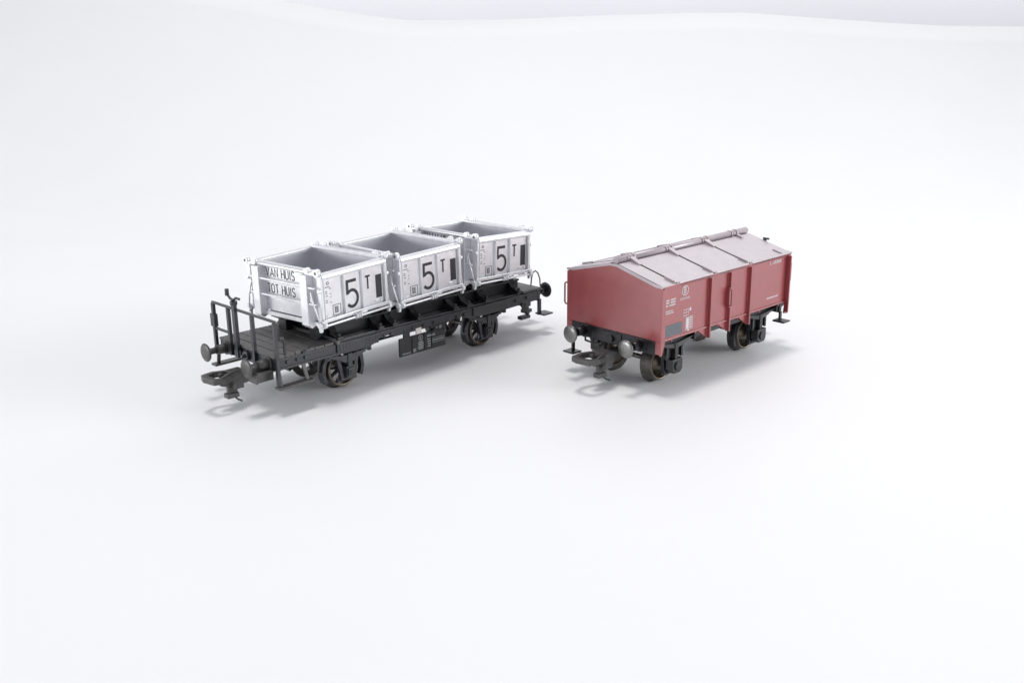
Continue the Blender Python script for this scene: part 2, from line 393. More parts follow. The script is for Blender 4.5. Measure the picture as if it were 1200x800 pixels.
# solebars
for s in (-1, 1):
    b = MB(); y0, y1 = sorted((s*HW, s*(HW-0.10)))
    b.prism([(-4.90, 1.20), (-3.55, 1.20), (-3.3, 1.17), (-2.0, 1.17), (-1.78, 1.22), (-1.60, 1.33), (-1.3, 1.36), (-1.05, 1.28), (1.05, 1.28), (1.4, 1.34), (1.8, 1.20), (2.0, 1.17), (3.4, 1.17), (4.90, 1.20), (4.90, 1.50), (-4.90, 1.50)], y0, y1, 'y')
    y2, y3 = sorted((s*HW, s*(HW+0.045)))
    for z in (1.215, 1.46): b.box(-4.88, -3.12, y2, y3, z-0.02, z+0.02)
    b.box(-3.06, -1.66, y2, y3, 1.24, 1.50)
    b.box(1.95, 3.5, y2, y3, 1.24, 1.50)
    for xx in (-4.6, -4.3, -4.05, -1.45, -1.2, -0.4, 0.0, 0.4, 1.3, 1.6, 3.8, 4.3):
        b.box(xx-0.035, xx+0.035, y2, sorted((s*HW, s*(HW+0.05)))[1] if s > 0 else y3, 1.32, 1.40)
    y4, y5 = sorted((s*(HW+0.045), s*(HW+0.062)))
    for k in range(12):
        for z in (1.29, 1.36, 1.44):
            for x0 in (-2.98,):
                if k not in (4, 5, 6, 7): b.box(x0+k*0.11, x0+k*0.11+0.035, y4, y5, z-0.012, z+0.018)
    b.build('solebar', M['dark'], A, 0.008)
for s in (-1, 1):
    y0, y1 = sorted((s*(HW-0.04), s*(HW-0.50)))
    MB().prism([(-3.02, 1.52), (-1.75, 1.52), (-1.75, 1.60), (-3.02, 1.60)], *sorted((s*(HW+0.03), s*(HW-0.2))), 'y').box(-1.7, 4.1, y0, y1, 1.50, 1.56).build('side_sill', M['dark'], A, 0.01)
# headstocks
for d in (-1, 1):
    x0, x1 = sorted((d*4.93, d*4.80))
    hs = MB().box(x0, x1, -HW-0.01, HW+0.01, 1.17, 1.52)
    for y in (-0.62, -0.3, 0.3, 0.62): hs.box(*sorted((d*4.93, d*4.96)), y-0.03, y+0.03, 1.3, 1.36)
    hs.cyl((d*4.93, 0, 1.33), (d*5.02, 0, 1.33), 0.13).cyl((d*5.0, 0, 1.33), (d*5.12, 0, 1.33), 0.05)
    hs.build('headstock', M['dark'], A, 0.01)
# end platform deck with planks across
dk = MB()
for k in range(6):
    x = -4.95+k*0.305
    dk.box(x, x+0.283, -HW-0.02, HW+0.02, 1.505, 1.565+0.004*(k % 2))
dk.box(-3.10, -2.99, -HW-0.10, HW+0.10, 1.50, 1.60)
dk.build('deck', M['deck'], A, 0.012)
dk = MB(); dk.box(4.15, 4.95, -HW-0.02, HW-0.0, 1.53, 1.60)
dk.build('end_deck', M['deck'], A, 0.01)
# raised floor: long black beams carrying the containers
fl = MB()
fl.box(-2.98, 4.14, -0.92, 0.92, 1.48, 1.56)
fl.build('floor_plate', M['black'], A)
for s in (-1, 1):
    y0, y1 = sorted((s*0.55, s*0.92))
    rail = MB().box(-3.35, 4.35, y0, y1, 1.565, 1.86)
    rail.box(-3.35, 4.35, *sorted((s*0.98, s*0.50)), 1.86, 1.92)
    rail.build('guide_beam', M['black'], A, 0.01)
# cross bearers with sloped outer ends
for x in (-2.94, -1.55, -1.05, -0.15, 1.25, 1.80, 2.55, 3.95):
    cb = MB().prism([(-HW-0.06, 1.585), (-0.93, 1.60), (-0.93, 1.925), (0.93, 1.925), (0.93, 1.60), (HW+0.06, 1.585), (HW+0.06, 1.66), (1.12, 1.75), (0.80, 2.02), (-0.80, 2.02), (-1.12, 1.75), (-HW-0.06, 1.66)], x-0.10, x+0.10, 'x')
    for s in (-1, 1): cb.cyl((x, s*(HW+0.0), 1.64), (x, s*(HW+0.0), 1.76), 0.045, n=10)
    cb.build('cross_bearer', M['black'], A, 0.012)
# container rest blocks
for cx in (-2.61, 0.20, 3.17):
    for dx in (-0.75, 0.75):
        for s in (-1, 1):
            MB().box(cx+dx-0.16, cx+dx+0.16, *sorted((s*0.50, s*1.0)), 1.925, 2.165).build('rest_block', M['black'], A, 0.01)
# diagonal black tie rod across the deck
MB().tube([(-3.16, 1.20, 1.66), (-3.16, -HW-0.10, 1.66)], 0.035).build('tie_rod', M['black'], A)
# end railing
rl = MB(); RX = -4.97; RT = 2.53
rl.box(RX-0.035, RX+0.035, -1.52, 1.52, RT-0.035, RT+0.025)
for y in (1.49, 0.72, -0.44): rl.box(RX-0.045, RX+0.045, y-0.05, y+0.05, 1.20, RT-0.035)
rl.box(RX-0.045, RX+0.045, -1.53, -1.43, 0.78, RT-0.035)
rl.box(RX-0.03, RX+0.03, 0.77, 1.44, 1.78, 1.84)
rl.box(RX-0.06, RX+0.06, 1.40, 1.60, 1.85, 2.20)
rl.tube([(-4.90, -1.50, 2.05), (-4.80, -1.53, 2.08), (-4.76, -1.53, 2.0), (-4.76, -1.53, 1.62)], 0.035)
rl.build('railing', M['dark'], A, 0.008)
hb = MB(); hb.box(RX-0.09, RX+0.01, 0.26, 0.40, 1.22, 2.74)
hb.tube([(RX-0.04, 0.33, 2.66), (RX-0.04, 0.33, 2.76)], 0.10)
hb.tube([(RX-0.04, 0.33, 2.78), (RX-0.04, 0.47, 2.80), (RX-0.04, 0.62, 2.90)], 0.035)
hb.cyl((RX-0.04, 0.62, 2.86), (RX-0.04, 0.62, 3.04), 0.055)
hb.tube([(RX-0.04, 0.33, 2.78), (RX-0.04, 0.2, 2.86), (RX-0.04, 0.02, 2.86)], 0.035)
hb.box(RX-0.05, RX+0.05, 0.18, 0.50, 1.22, 1.42)
hb.build('handbrake_column', M['dark'], A, 0.008)
# buffers
for s in (-1, 1):
    buffer(A, -4.93, s, 1.34, -5.61, M['greypl'], M['greypl'], 0.25)
    buffer(A, 4.93, s, 1.34, 5.61, M['black'], M['black'], 0.25)
# box below the near front buffer
MB().box(-5.42, -4.94, -1.22, -0.86, 0.95, 1.20).box(-5.45, -5.42, -1.25, -0.83, 0.93, 1.18).build('buffer_box', M['greypl'], A, 0.012)
coupler(A, -1, -4.95, M['greypl'], 1.22, 0.90)
coupler(A, 1, 4.95, M['black'], 0.95, 0.95)
# side steps
def step(parent, xa, xb, y, zt, zs, m, inset=0.12, wid=0.24):
    st = MB(); s = 1 if y > 0 else -1
    st.box(xa-0.02, xb+0.02, y-wid/2, y+wid/2, zs-0.03, zs+0.03)
    for x in (xa+inset, xb-inset):
        st.bar((x, y-s*0.03, zs+0.02), (x-0.05 if x > (xa+xb)/2 else x, y-s*0.12, zt), 0.10, 0.045, up=(0, 1, 0))
    return st.build('step', m, parent, 0.008)
step(A, -5.02, -3.98, -1.50, 1.22, 0.78, M['greypl'])
step(A, -5.10, -4.15, 1.50, 1.22, 0.78, M['greypl'])
st = MB(); st.box(4.86, 5.28, -1.60, -1.20, 0.70, 0.75); st.box(4.82, 4.94, -1.40, -1.32, 0.70, 1.22); st.build('step', M['dark'], A, 0.008)
st = MB(); st.box(5.0, 5.35, 1.2, 1.6, 0.70, 0.75); st.box(4.82, 5.06, 1.32, 1.40, 0.70, 0.75); st.box(4.82, 4.94, 1.32, 1.40, 0.75, 1.22); st.build('step', M['dark'], A, 0.008)
st = MB().bar((4.05, -1.36, 1.20), (4.32, -1.40, 0.84), 0.10, 0.08, up=(0, 1, 0)); st.box(3.95, 4.36, -1.46, -1.28, 0.72, 0.82); st.build('rerailing_hook', M['dark'], A, 0.006)
# axle guards, springs, brakes
for x in WA:
    for s in (-1, 1):
        axle_guard(A, x, s, 1.20, M['dark'], 1.22)
        brake_shoe(A, x, 1, s, M['dark']); brake_shoe(A, x, -1, s, M['dark'])
# number board hung under the solebar
sg = MB().box(-0.91, 0.81, -HW-0.02, -HW+0.05, 0.61, 1.14)
sg.box(-0.75, -0.52, -HW-0.01, -HW+0.04, 1.14, 1.36)
sg.prism([(0.35, 1.14), (0.81, 1.14), (0.81, 1.30), (0.25, 1.30), (0.22, 1.22), (0.42, 1.22)], -HW-0.01, -HW+0.04, 'y')
sgo = sg.build('number_board', M['black'], A, 0.006)
MB().cyl((0.62, -HW-0.03, 1.215), (0.62, -HW+0.0, 1.215), 0.055).cyl((0.48, -HW-0.03, 1.215), (0.48, -HW+0.0, 1.215), 0.035).build('button', M['steel'], sgo)
MB().box(-0.30, -0.10, -HW-0.03, -HW+0.02, 1.17, 1.34).build('lever_plate', M['lever'], sgo, 0.01)
mk = MB(); O = (0, -HW-0.021, 0); U = (1, 0, 0); V = (0, 0, 1); NN = (0, -1, 0)
mk.stroke(arc(-0.14, 1.03, 0.075, 0.075, 0, 360, 20), 0.014, O, U, V, NN); text(mk, 'B', -0.165, 0.99, 0.085, O, U, V, NN)
for z, a, b in ((0.91, -0.23, -0.06), (0.86, -0.25, -0.03), (0.81, -0.23, -0.05), (0.76, -0.26, -0.04), (0.71, -0.24, -0.06)): mk.rect(a, b, z-0.015, z+0.015, O, U, V, NN)
mk.build('emblem', M['dimw'], sgo); mk = MB()
for k in range(7): mk.rect(0.10+k*0.045, 0.13+k*0.045, 1.00, 1.06, O, U, V, NN)
for z, a, b in ((0.93, 0.10, 0.22), (0.86, 0.10, 0.24), (0.79, 0.12, 0.24), (0.72, 0.11, 0.23)): mk.rect(a, b, z-0.016, z+0.016, O, U, V, NN)
mk.frame(0.30, 0.76, 0.78, 0.92, 0.012, O, U, V, NN)
for k in range(8): mk.rect(0.33+k*0.05, 0.365+k*0.05, 0.83, 0.875, O, U, V, NN)
mk.build('lettering', M['dimw'], sgo); mk = MB()
for k in range(6): mk.rect(-0.82+k*0.05, -0.79+k*0.05, 0.66, 0.70, O, U, V, NN)
for k in range(3): mk.rect(-0.45+k*0.045, -0.42+k*0.045, 0.66, 0.76, O, U, V, NN)
mk.build('lettering', M['dimw'], sgo)
MB().rect(-0.02, 0.01, 0.63, 1.12, O, U, V, NN, 0.02).build('board_divider', M['black'], sgo)
MB().rect(-0.47, -0.45, 0.66, 1.12, O, U, V, NN, 0.02).build('board_divider', M['black'], sgo)
MB().rect(0.265, 0.28, 0.66, 1.12, O, U, V, NN, 0.02).build('board_divider', M['black'], sgo)
# brake gear below
MB().box(-0.6, 0.7, -0.12, 0.12, 0.95, 1.48).cyl((-0.9, 0.3, 1.1), (0.0, 0.3, 1.1), 0.22).tube([(-1.9, 0, 0.8), (2.0, 0, 0.8)], 0.04).build('brake_gear', M['black'], A, 0.01)
MB().box(-4.8, 4.8, 0.35, 0.45, 1.18, 1.48).box(-4.8, 4.8, -0.45, -0.35, 1.18, 1.48).build('centre_sill', M['black'], A)
# wire loop handle at the rear end
MB().tube([(4.98, -0.90, 1.58), (5.0, -0.91, 1.82), (5.02, -0.95, 2.00), (5.05, -1.04, 2.07), (5.07, -1.13, 2.00), (5.09, -1.19, 1.82), (5.10, -1.20, 1.58)], 0.022).build('wire_handle', M['wire'], A)
# signal bracket beside the near corner of the front deck
MB().tube([(-4.15, -1.36, 1.52), (-4.10, -1.44, 1.60), (-3.95, -1.44, 1.62)], 0.03).build('rope_hook', M['dark'], A)

# ================================================================ CONTAINERS
CW = 1.475; CL = 1.178; CH = 1.356
def make_container():
    root = empty('open_container', (0, 0, 0))
    b = MB()
    xw, yw = CL-0.06, CW-0.05
    xe = CL-0.08                                        # end walls sit back from the frame
    t = 0.07
    # tub walls (butted) and floor
    b.box(-xe, xe, -yw, -yw+t, 0.08, CH-0.04)
    b.box(-xe, xe, yw-t, yw, 0.08, CH-0.04)
    b.box(-xe, -xe+t, -yw+t, yw-t, 0.08, CH-0.04)
    b.box(xe-t, xe, -yw+t, yw-t, 0.08, CH-0.04)
    b.box(-xe+t, xe-t, -yw+t, yw-t, 0.08, 0.15)
    b.build('tub', M['silver'], root)
    g = MB(); q = 0.015
    g.box(-xe+t, xe-t, -yw+t, -yw+t+q, 0.15, CH-0.05).box(-xe+t, xe-t, yw-t-q, yw-t, 0.15, CH-0.05)
    g.box(-xe+t, -xe+t+q, -yw+t+q, yw-t-q, 0.15, CH-0.05).box(xe-t-q, xe-t, -yw+t+q, yw-t-q, 0.15, CH-0.05)
    g.box(-xe+t+q, xe-t-q, -yw+t+q, yw-t-q, 0.15, 0.165)
    g.build('tub_lining', M['lining'], root)
    # side panels filling to the corner posts, ribs, sills
    for s in (-1, 1):
        y0, y1 = sorted((s*yw, s*(yw-0.04)))
        p = MB().box(-xw, -xe, y0, y1, 0.08, CH-0.16).box(xe, xw, y0, y1, 0.08, CH-0.16)
        a, c = sorted((s*yw, s*(CW+0.035)))
        for x in (-0.385, 0.265): MB().box(x*-s-0.028, x*-s+0.028, a, c, 0.131, CH-0.166).build('side_rib', M['silver'], root, 0.008)
        p.box(-xe, xe, y0+0.005, y1-0.005, 0.085, 0.11); p.build('side_sheet', M['silver'], root)
        # rounded top lip
        lip = MB()
        prof = [(s*(yw-0.09), CH-0.02), (s*(yw-0.05), CH+0.01), (s*(yw+0.03), CH+0.005), (s*(CW+0.04), CH-0.04), (s*(CW+0.055), CH-0.09), (s*(CW+0.045), CH-0.14), (s*(CW+0.0), CH-0.165), (s*(yw-0.02), CH-0.165), (s*(yw-0.09), CH-0.10)]
        lip.prism(prof, -CL+0.04, CL-0.04, 'x'); lo = lip.build('top_lip', M['silver'], root, 0.012)
        # bottom sill and locking rod with clevis
        q = MB().box(-CL+0.02, CL-0.02, *sorted((s*(yw-0.02), s*(CW+0.03))), 0.055, 0.13)
        q.cyl((-CL+0.0, s*(CW+0.065), 0.0), (CL-0.0, s*(CW+0.065), 0.0), 0.032, n=12)
        q.cyl((-CL+0.0, s*(CW+0.055), 0.145), (CL-0.0, s*(CW+0.055), 0.145), 0.024, n=12)
        q.build('bottom_sill', M['silver'], root, 0.008)
        h = MB().cyl((-0.116, s*(CW+0.07), 0.03), (0.071, s*(CW+0.07), 0.03), 0.045, n=12)
        for x in (-0.10, -0.02, 0.055): h.cyl((x-0.016, s*(CW+0.07), 0.03), (x+0.016, s*(CW+0.07), 0.03), 0.085, n=14)
        h.build('clevis', M['silver'], root)
        MB().box(0.10, 0.30, *sorted((s*(CW+0.03), s*(CW+0.10))), 0.05, 0.12).build('rod_bracket', M['silver'], root, 0.008)
        for e in (-1, 1):
            MB().cyl((e*(CL-0.05), s*(CW+0.05), 0.02), (e*(CL+0.03), s*(CW+0.05), 0.02), 0.085, n=14).cyl((e*(CL+0.0), s*(CW-0.02), 0.10), (e*(CL+0.0), s*(CW+0.09), 0.10), 0.055, n=12).build('rod_end', M['silver'], root)
        MB().cyl((0.95*-s, s*(yw-0.01), 0.24), (0.95*-s, s*(yw+0.06), 0.24), 0.04, n=10).box(*sorted((0.74*-s, 0.95*-s)), *sorted((s*yw, s*(yw+0.035))), 0.215, 0.25).build('latch_pin', M['silver'], root)
        MB().cyl((-1.0*-s, s*(yw-0.01), 0.20), (-1.0*-s, s*(yw+0.06), 0.20), 0.04, n=10).box(*sorted((-1.0*-s, -0.86*-s)), *sorted((s*yw, s*(yw+0.03))), 0.18, 0.205).build('latch_pin', M['silver'], root)
    # corner posts
    for e in (-1, 1):
        for s in (-1, 1):
            c = MB().box(*sorted((e*(CL-0.07), e*(CL+0.01))), *sorted((s*(CW-0.13), s*(CW+0.015))), 0.03, CH-0.05)
            c.box(*sorted((e*(CL-0.10), e*(CL-0.07))), *sorted((s*(CW-0.02), s*(CW+0.04))), 0.13, CH-0.15)
            c.cyl((e*(CL+0.01), s*(CW-0.03), 0.92), (e*(CL+0.07), s*(CW-0.03), 0.92), 0.06, n=12)
            c.build('corner_post', M['silver'], root, 0.01)
            # hinge eyes on the corner and beside it on the rim
            k = MB().cyl((e*(CL-0.02), s*(CW-0.06), CH+0.04), (e*(CL+0.10), s*(CW-0.06), CH+0.04), 0.105, n=18)
            k.cyl((e*(CL-0.02), s*(CW-0.42), CH+0.06), (e*(CL+0.10), s*(CW-0.42), CH+0.06), 0.085, n=18)
            k.box(*sorted((e*(CL-0.01), e*(CL+0.09))), *sorted((s*(CW-0.42), s*(CW-0.06))), CH-0.03, CH+0.02)
            ko = k.build('hinge_eye', M['silver'], root)
            MB().cyl((e*(CL+0.098), s*(CW-0.06), CH+0.04), (e*(CL+0.104), s*(CW-0.06), CH+0.04), 0.042, n=14).build('hinge_pin', M['greyink'], ko)
        # rim beam across the end, fork posts, cross rods
        r = MB().box(*sorted((e*(xe-0.09), e*(CL+0.0))), -CW+0.14, CW-0.14, CH-0.03, CH+0.05)
        r.cyl((e*(CL+0.0), -CW+0.05, CH+0.01), (e*(CL+0.0), CW-0.05, CH+0.01), 0.058, n=14)
        r.build('end_rim', M['silver'], root, 0.012)
        for s in (-1, 1):
            pz = MB()
            y0, y1 = sorted((s*0.83, s*1.10))
            pz.prism([(e*xe, CH-0.05), (e*(CL+0.15), CH-0.05), (e*(CL+0.17), -0.02), (e*(CL+0.06), -0.12), (e*xe, -0.06)], y0, y1, 'y')
            pz.build('fork_post', M['silver'], root, 0.012)
            ln = MB()
            ln.tube([(e*(CL+0.10), s*1.14, 0.84), (e*(CL+0.10), s*1.20, 0.86), (e*(CL+0.12), s*1.26, 0.66), (e*(CL+0.12), s*1.33, 0.45), (e*(CL+0.08), s*1.45, 0.05)], 0.022, 10)
            ln.tube([(e*(CL+0.10), s*1.16, 0.80), (e*(CL+0.11), s*1.20, 0.62), (e*(CL+0.10), s*1.30, 0.50)], 0.018, 10)
            ln.cyl((e*(CL+0.02), s*1.45, 0.02), (e*(CL+0.13), s*1.45, 0.02), 0.07, n=12)
            ln.prism([(s*1.38, -0.02), (s*1.50, -0.02), (s*1.46, -0.17), (s*1.40, -0.17)], *sorted((e*(CL+0.02), e*(CL+0.09))), 'x')
            ln.build('latch_link', M['silver'], root)
        cr = MB()
        for z in (0.99, 0.56):
            cr.box(*sorted((e*(CL+0.06), e*(CL+0.125))), -1.35, 1.35, z-0.024, z+0.024)
            cr.box(*sorted((e*xe, e*(xe+0.03))), -1.2, 1.2, z-0.14, z-0.10)
        cr.box(*sorted((e*xe, e*(xe+0.10))), -1.30, 1.30, -0.04, 0.06)
        cr.build('end_bar', M['silver'], root, 0.01)
    # lettering on both ends and both sides
    for e in (-1, 1):
        O = (e*(xe+0.001), 0, 0); U = (0, e, 0); V = (0, 0, 1); NN = (e, 0, 0)
        t = MB()
        text(t, 'VAN HUIS', -0.775, 1.03, 0.235, O, U, V, NN, 0.115, 0.97, 0.215)
        t.build('end_lettering', M['endink'], root); t = MB()
        text(t, 'TOT HUIS', -0.76, 0.585, 0.235, O, U, V, NN, 0.115, 0.97, 0.215)
        t.build('end_lettering', M['endink'], root)
    for s in (-1, 1):
        O = (0, s*(yw+0.001), 0); U = (-s, 0, 0); V = (0, 0, 1); NN = (0, s, 0)
        t = MB()
        text(t, '5', -0.265, 0.27, 0.70, O, U, V, NN, 0.118, 1.07)
        text(t, 'T', 0.42, 0.62, 0.35, O, U, V, NN, 0.15, 1.0)
        t.rect(0.80, 1.02, 0.30, 0.94, O, U, V, NN)
        t.build('side_lettering', M['ink'], root)
        g = MB()
        g.frame(-0.78, -0.50, 0.17, 0.46, 0.016, O, U, V, NN)
        for k in range(5): g.rect(-0.71, -0.60, 0.235+k*0.036, 0.260+k*0.036, O, U, V, NN)
        g.rect(-0.71, -0.695, 0.235, 0.41, O, U, V, NN); g.rect(-0.605, -0.59, 0.235, 0.41, O, U, V, NN)
        g.stroke([(-0.68, 0.155), (-0.64, 0.10), (-0.60, 0.155)], 0.02, O, U, V, NN)
        g.build('data_panel', M['greyink'], root)
        f = MB()
        f.stroke(arc(-0.90, 1.07, 0.035, 0.035, 0, 360, 12), 0.018, O, U, V, NN)
        for z, a, b in ((0.97, -1.0, -0.80), (0.86, -0.99, -0.91), (0.81, -0.99, -0.90), (0.74, -0.98, -0.91), (0.62, -1.0, -0.90), (0.57, -0.99, -0.92)):
            n = max(2, int((b-a)/0.035))
            for k in range(n): f.rect(a+k*0.035, a+k*0.035+0.02, z-0.014, z+0.014, O, U, V, NN, 0.004)
        for z, a, b in ((0.92, -0.86, -0.80), (0.78, -0.84, -0.79), (0.70, -0.84, -0.80), (0.55, -0.85, -0.79)): f.rect(a, b, z-0.009, z+0.009, O, U, V, NN, 0.004)
        f.build('small_print', M['greyink'], root)
    return root
proto = make_container()
CONT = [(-2.6108, -0.0522, 0.1104, -0.0176), (0.2013, -0.0154, 0.0362, -0.0239), (3.1732, 0.0673, 0.0384, 0.0456)]
LAB = ['open silver container lettered VAN HUIS TOT HUIS, standing beside the end railing',
       'middle open silver container marked 5T, standing between the two other containers',
       'open silver container marked 5T at the end nearest the red wagon']
def copy_tree(o, parent=None):
    c = o.copy(); COL.objects.link(c); c.parent = parent
    for ch in [k for k in list(o.children)]: copy_tree(ch, c)
    return c
for i, (cx, cy, a, t) in enumerate(CONT):
    o = proto if i == 0 else copy_tree(proto)
    ca, sa = math.cos(AYAW), math.sin(AYAW)
    o.location = (-3.5001+ca*cx-sa*cy, 28.5399+sa*cx+ca*cy, 2.189)
    o.rotation_euler = (0, t, AYAW+a)
    tag(o, LAB[i], 'container', 'open silver containers on the black wagon')

# ================================================================ RED LIDDED WAGON
B = empty('lidded_wagon', (4.9671, 28.3441, 0), (0, 0, 0.7565))
tag(B, 'oxide red model goods wagon with pitched lid roof, standing on the right', 'model wagon')
BH = 1.664; BL = 3.03; ZT = 3.015; ZA = 3.385; ZB = 1.55
WB = (-2.045, 2.05)
for x in WB: wheelset(B, x, False, 0.62)
# body: side walls and pitched end walls, closed box
for s in (-1, 1):
    y0, y1 = sorted((s*BH, s*(BH-0.08)))
    w_ = MB().box(-BL+0.06, BL-0.06, y0, y1, ZB, ZT)
    ya, yb = sorted((s*BH, s*(BH+0.035)))
    w_.box(-BL+0.05, BL-0.0, ya, yb, ZT-0.06, ZT+0.02)
    w_.box(-BL+0.05, BL-0.05, ya, sorted((s*BH, s*(BH+0.018)))[1] if s > 0 else yb, ZB, ZB+0.045)
    for xx in (-2.6, -1.55, -0.55, 0.42, 1.55, 2.55): w_.box(xx-0.02, xx+0.02, *sorted((s*(BH-0.02), s*(BH+0.03))), ZB-0.06, ZB+0.03)
    w_.build('side_wall', M['red'], B, 0.008)
for d in (-1, 1):
    e = MB().prism([(-BH, ZB), (BH, ZB), (BH, ZT), (BH-0.22, ZT+0.005), (0.14, ZA), (-0.14, ZA), (-BH+0.02, ZT+0.005), (-BH, ZT)], *sorted((d*(BL+0.02), d*(BL-0.06))), 'x')
    e.build('end_wall', M['red'], B, 0.006)
    # capping strip on the gable
    cp = MB()
    for s in (-1, 1):
        cp.prism([(s*(BH+0.03), ZT-0.02), (s*(BH-0.22), ZT+0.0), (s*0.12, ZA-0.035), (s*0.0, ZA-0.035), (s*0.0, ZA+0.03), (s*0.16, ZA+0.03), (s*(BH-0.22), ZT+0.07), (s*(BH+0.03), ZT+0.04)], *sorted((d*(BL+(0.09 if d > 0 else 0.05)), d*(BL+0.02))), 'x')
    cp.build('gable_trim', M['roof'], B, 0.006)
    # corner posts reaching down
    for s in (-1, 1):
        c = MB().prism([(d*(BL+0.03), 1.17), (d*(BL-0.02), 1.17), (d*(BL-0.13), 1.50), (d*(BL-0.13), ZT-0.05), (d*(BL+0.03), ZT-0.05)] if d < 0 else [(d*(BL-0.14), 1.20), (d*(BL+0.04), 1.17), (d*(BL+0.04), ZT-0.05), (d*(BL-0.10), ZT-0.05), (d*(BL-0.10), 1.5)], *sorted((s*(BH-0.02), s*(BH+0.035))), 'y')
        if d > 0: c.box(BL-0.14, BL-0.09, *sorted((s*BH, s*(BH+0.14))), 1.25, ZT-0.04)
        else: c.box(-BL-0.03, -BL+0.02, *sorted((s*(BH-0.16), s*(BH-0.02))), 1.20, ZB-0.004)
        c.build('corner_post', M['red'], B, 0.006)
# vertical ribs with gussets below
for s in (-1, 1):
    for x in (-0.98, -0.06, 0.93):
        r = MB().box(x-0.028, x+0.028, *sorted((s*BH, s*(BH+0.10))), 1.26, ZT-0.06)
        r.box(x-0.06, x+0.06, *sorted((s*BH, s*(BH+0.02))), 1.26, ZT-0.06)
        r.prism([(x-0.45, ZB-0.003), (x-0.035, ZB-0.003), (x-0.035, 1.28)], *sorted((s*(BH-0.04), s*BH)), 'y')
        r.prism([(s*(BH-0.9), ZB), (s*(BH-0.05), 1.28), (s*(BH), 1.28), (s*BH, ZB)], x-0.03, x+0.03, 'x')
        r.build('rib', M['red'], B, 0.006)
    MB().tube([(-0.12, s*(BH+0.06), 2.00), (-0.12, s*(BH+0.16), 2.04), (-0.12, s*(BH+0.16), 2.46), (-0.12, s*(BH+0.06), 2.50)], 0.024).box(-0.15, -0.09, *sorted((s*(BH+0.0), s*(BH+0.10))), 1.97, 2.53).build('door_handle', M['red'], B)
# roof lids
def roof_z(y):
    return ZT+0.03+(ZA-ZT+0.01)*(1-(abs(y)-0.14)/(BH-0.14))
for s in (-1, 1):
    for (x0, x1) in ((-3.02, -2.462), (-2.41, -0.792), (-0.74, 0.908), (0.96, 3.09)):
        y_e, y_r = BH+0.02, 0.14
        l = MB()
        q = [(x0, s*y_e, roof_z(y_e)), (x1, s*y_e, roof_z(y_e)), (x1, s*y_r, roof_z(y_r)), (x0, s*y_r, roof_z(y_r))]
        l.hexa([(a, b, c-0.05) for a, b, c in q], q)
        if x1-x0 > 1:
            for ya, yb, h in ((BH+0.035, BH-0.03, 0.045),):
                q = [(x0+0.06, s*ya, roof_z(ya)), (x1-0.06, s*ya, roof_z(ya)), (x1-0.06, s*yb, roof_z(yb)), (x0+0.06, s*yb, roof_z(yb))]
                l.hexa([(a, b, c-0.07) for a, b, c in q], [(a, b, c+h*0.5) for a, b, c in q])
        l.build('roof_lid', M['roof'], B, 0.01)
    # straps between the lids, running from ridge to eave
    for x in (-2.435, -0.765, 0.935):
        st = MB()
        ya, yb = BH-0.02, BH-0.36
        q = [(x-0.07, s*ya, roof_z(ya)), (x+0.02, s*ya, roof_z(ya)), (x+0.02, s*yb, roof_z(yb)), (x-0.07, s*yb, roof_z(yb))]
        st.hexa([(a, b, c+0.0) for a, b, c in q], [(a, b, c+0.06) for a, b, c in q])
        st.build('lid_clip', M['roof'], B, 0.006); st = MB()
        ya, yb = 0.44, 0.12
        q = [(x-0.07, s*ya, roof_z(ya)), (x+0.07, s*ya, roof_z(ya)), (x+0.09, s*yb, roof_z(yb)), (x-0.09, s*yb, roof_z(yb))]
        st.hexa([(a, b, c+0.0) for a, b, c in q], [(q[0][0], q[0][1], q[0][2]+0.04), (q[1][0], q[1][1], q[1][2]+0.04), (q[2][0], q[2][1], q[2][2]+0.10), (q[3][0], q[3][1], q[3][2]+0.10)])
        st.build('lid_strap', M['roof'], B, 0.006)
    for x in (-2.436, -0.766, 0.934):  # thin dark strips on the lid joints, painted in place of strap shadow
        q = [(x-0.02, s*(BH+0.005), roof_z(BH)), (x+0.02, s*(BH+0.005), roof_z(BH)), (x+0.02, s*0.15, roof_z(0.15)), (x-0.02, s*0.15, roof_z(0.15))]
        MB().hexa([(a, b, c-0.05) for a, b, c in q], [(a, b, c+0.012) for a, b, c in q]).build('strap_shadow_strip', M['strapshade'], B)
    # small end pieces at the far end
    ya, yb = BH-0.02, BH-0.34
    q = [(2.62, s*ya, roof_z(ya)), (2.66, s*ya, roof_z(ya)), (2.66, s*yb, roof_z(yb)), (2.62, s*yb, roof_z(yb))]
    MB().hexa(q, [(a, b, c+0.035) for a, b, c in q]).build('lid_stop', M['roof'], B)
    ya, yb = 0.36, 0.16
    q = [(2.42, s*ya, roof_z(ya)), (2.52, s*ya, roof_z(ya)), (2.52, s*yb, roof_z(yb)), (2.42, s*yb, roof_z(yb))]
    MB().hexa(q, [(a, b, c+0.06) for a, b, c in q]).build('lid_stop', M['roof'], B)
# ridge tube with collars
rg = MB(); ZR = ZA+0.085
rg.cyl((-2.98, 0, ZR), (3.15, 0, ZR+0.02), 0.098, n=24)
rgo = rg.build('ridge_tube', M['roof'], B)
for x in (-2.42, -0.76, 0.95, 2.42):
    cl = MB()
    for dx in (-0.13, 0.13): cl.cyl((x+dx-0.035, 0, ZR), (x+dx+0.035, 0, ZR), 0.13, n=24)
    cl.cyl((x-0.05, 0, ZR), (x+0.05, 0, ZR), 0.118, n=24)
    cl.build('ridge_collar', M['roof'], rgo)
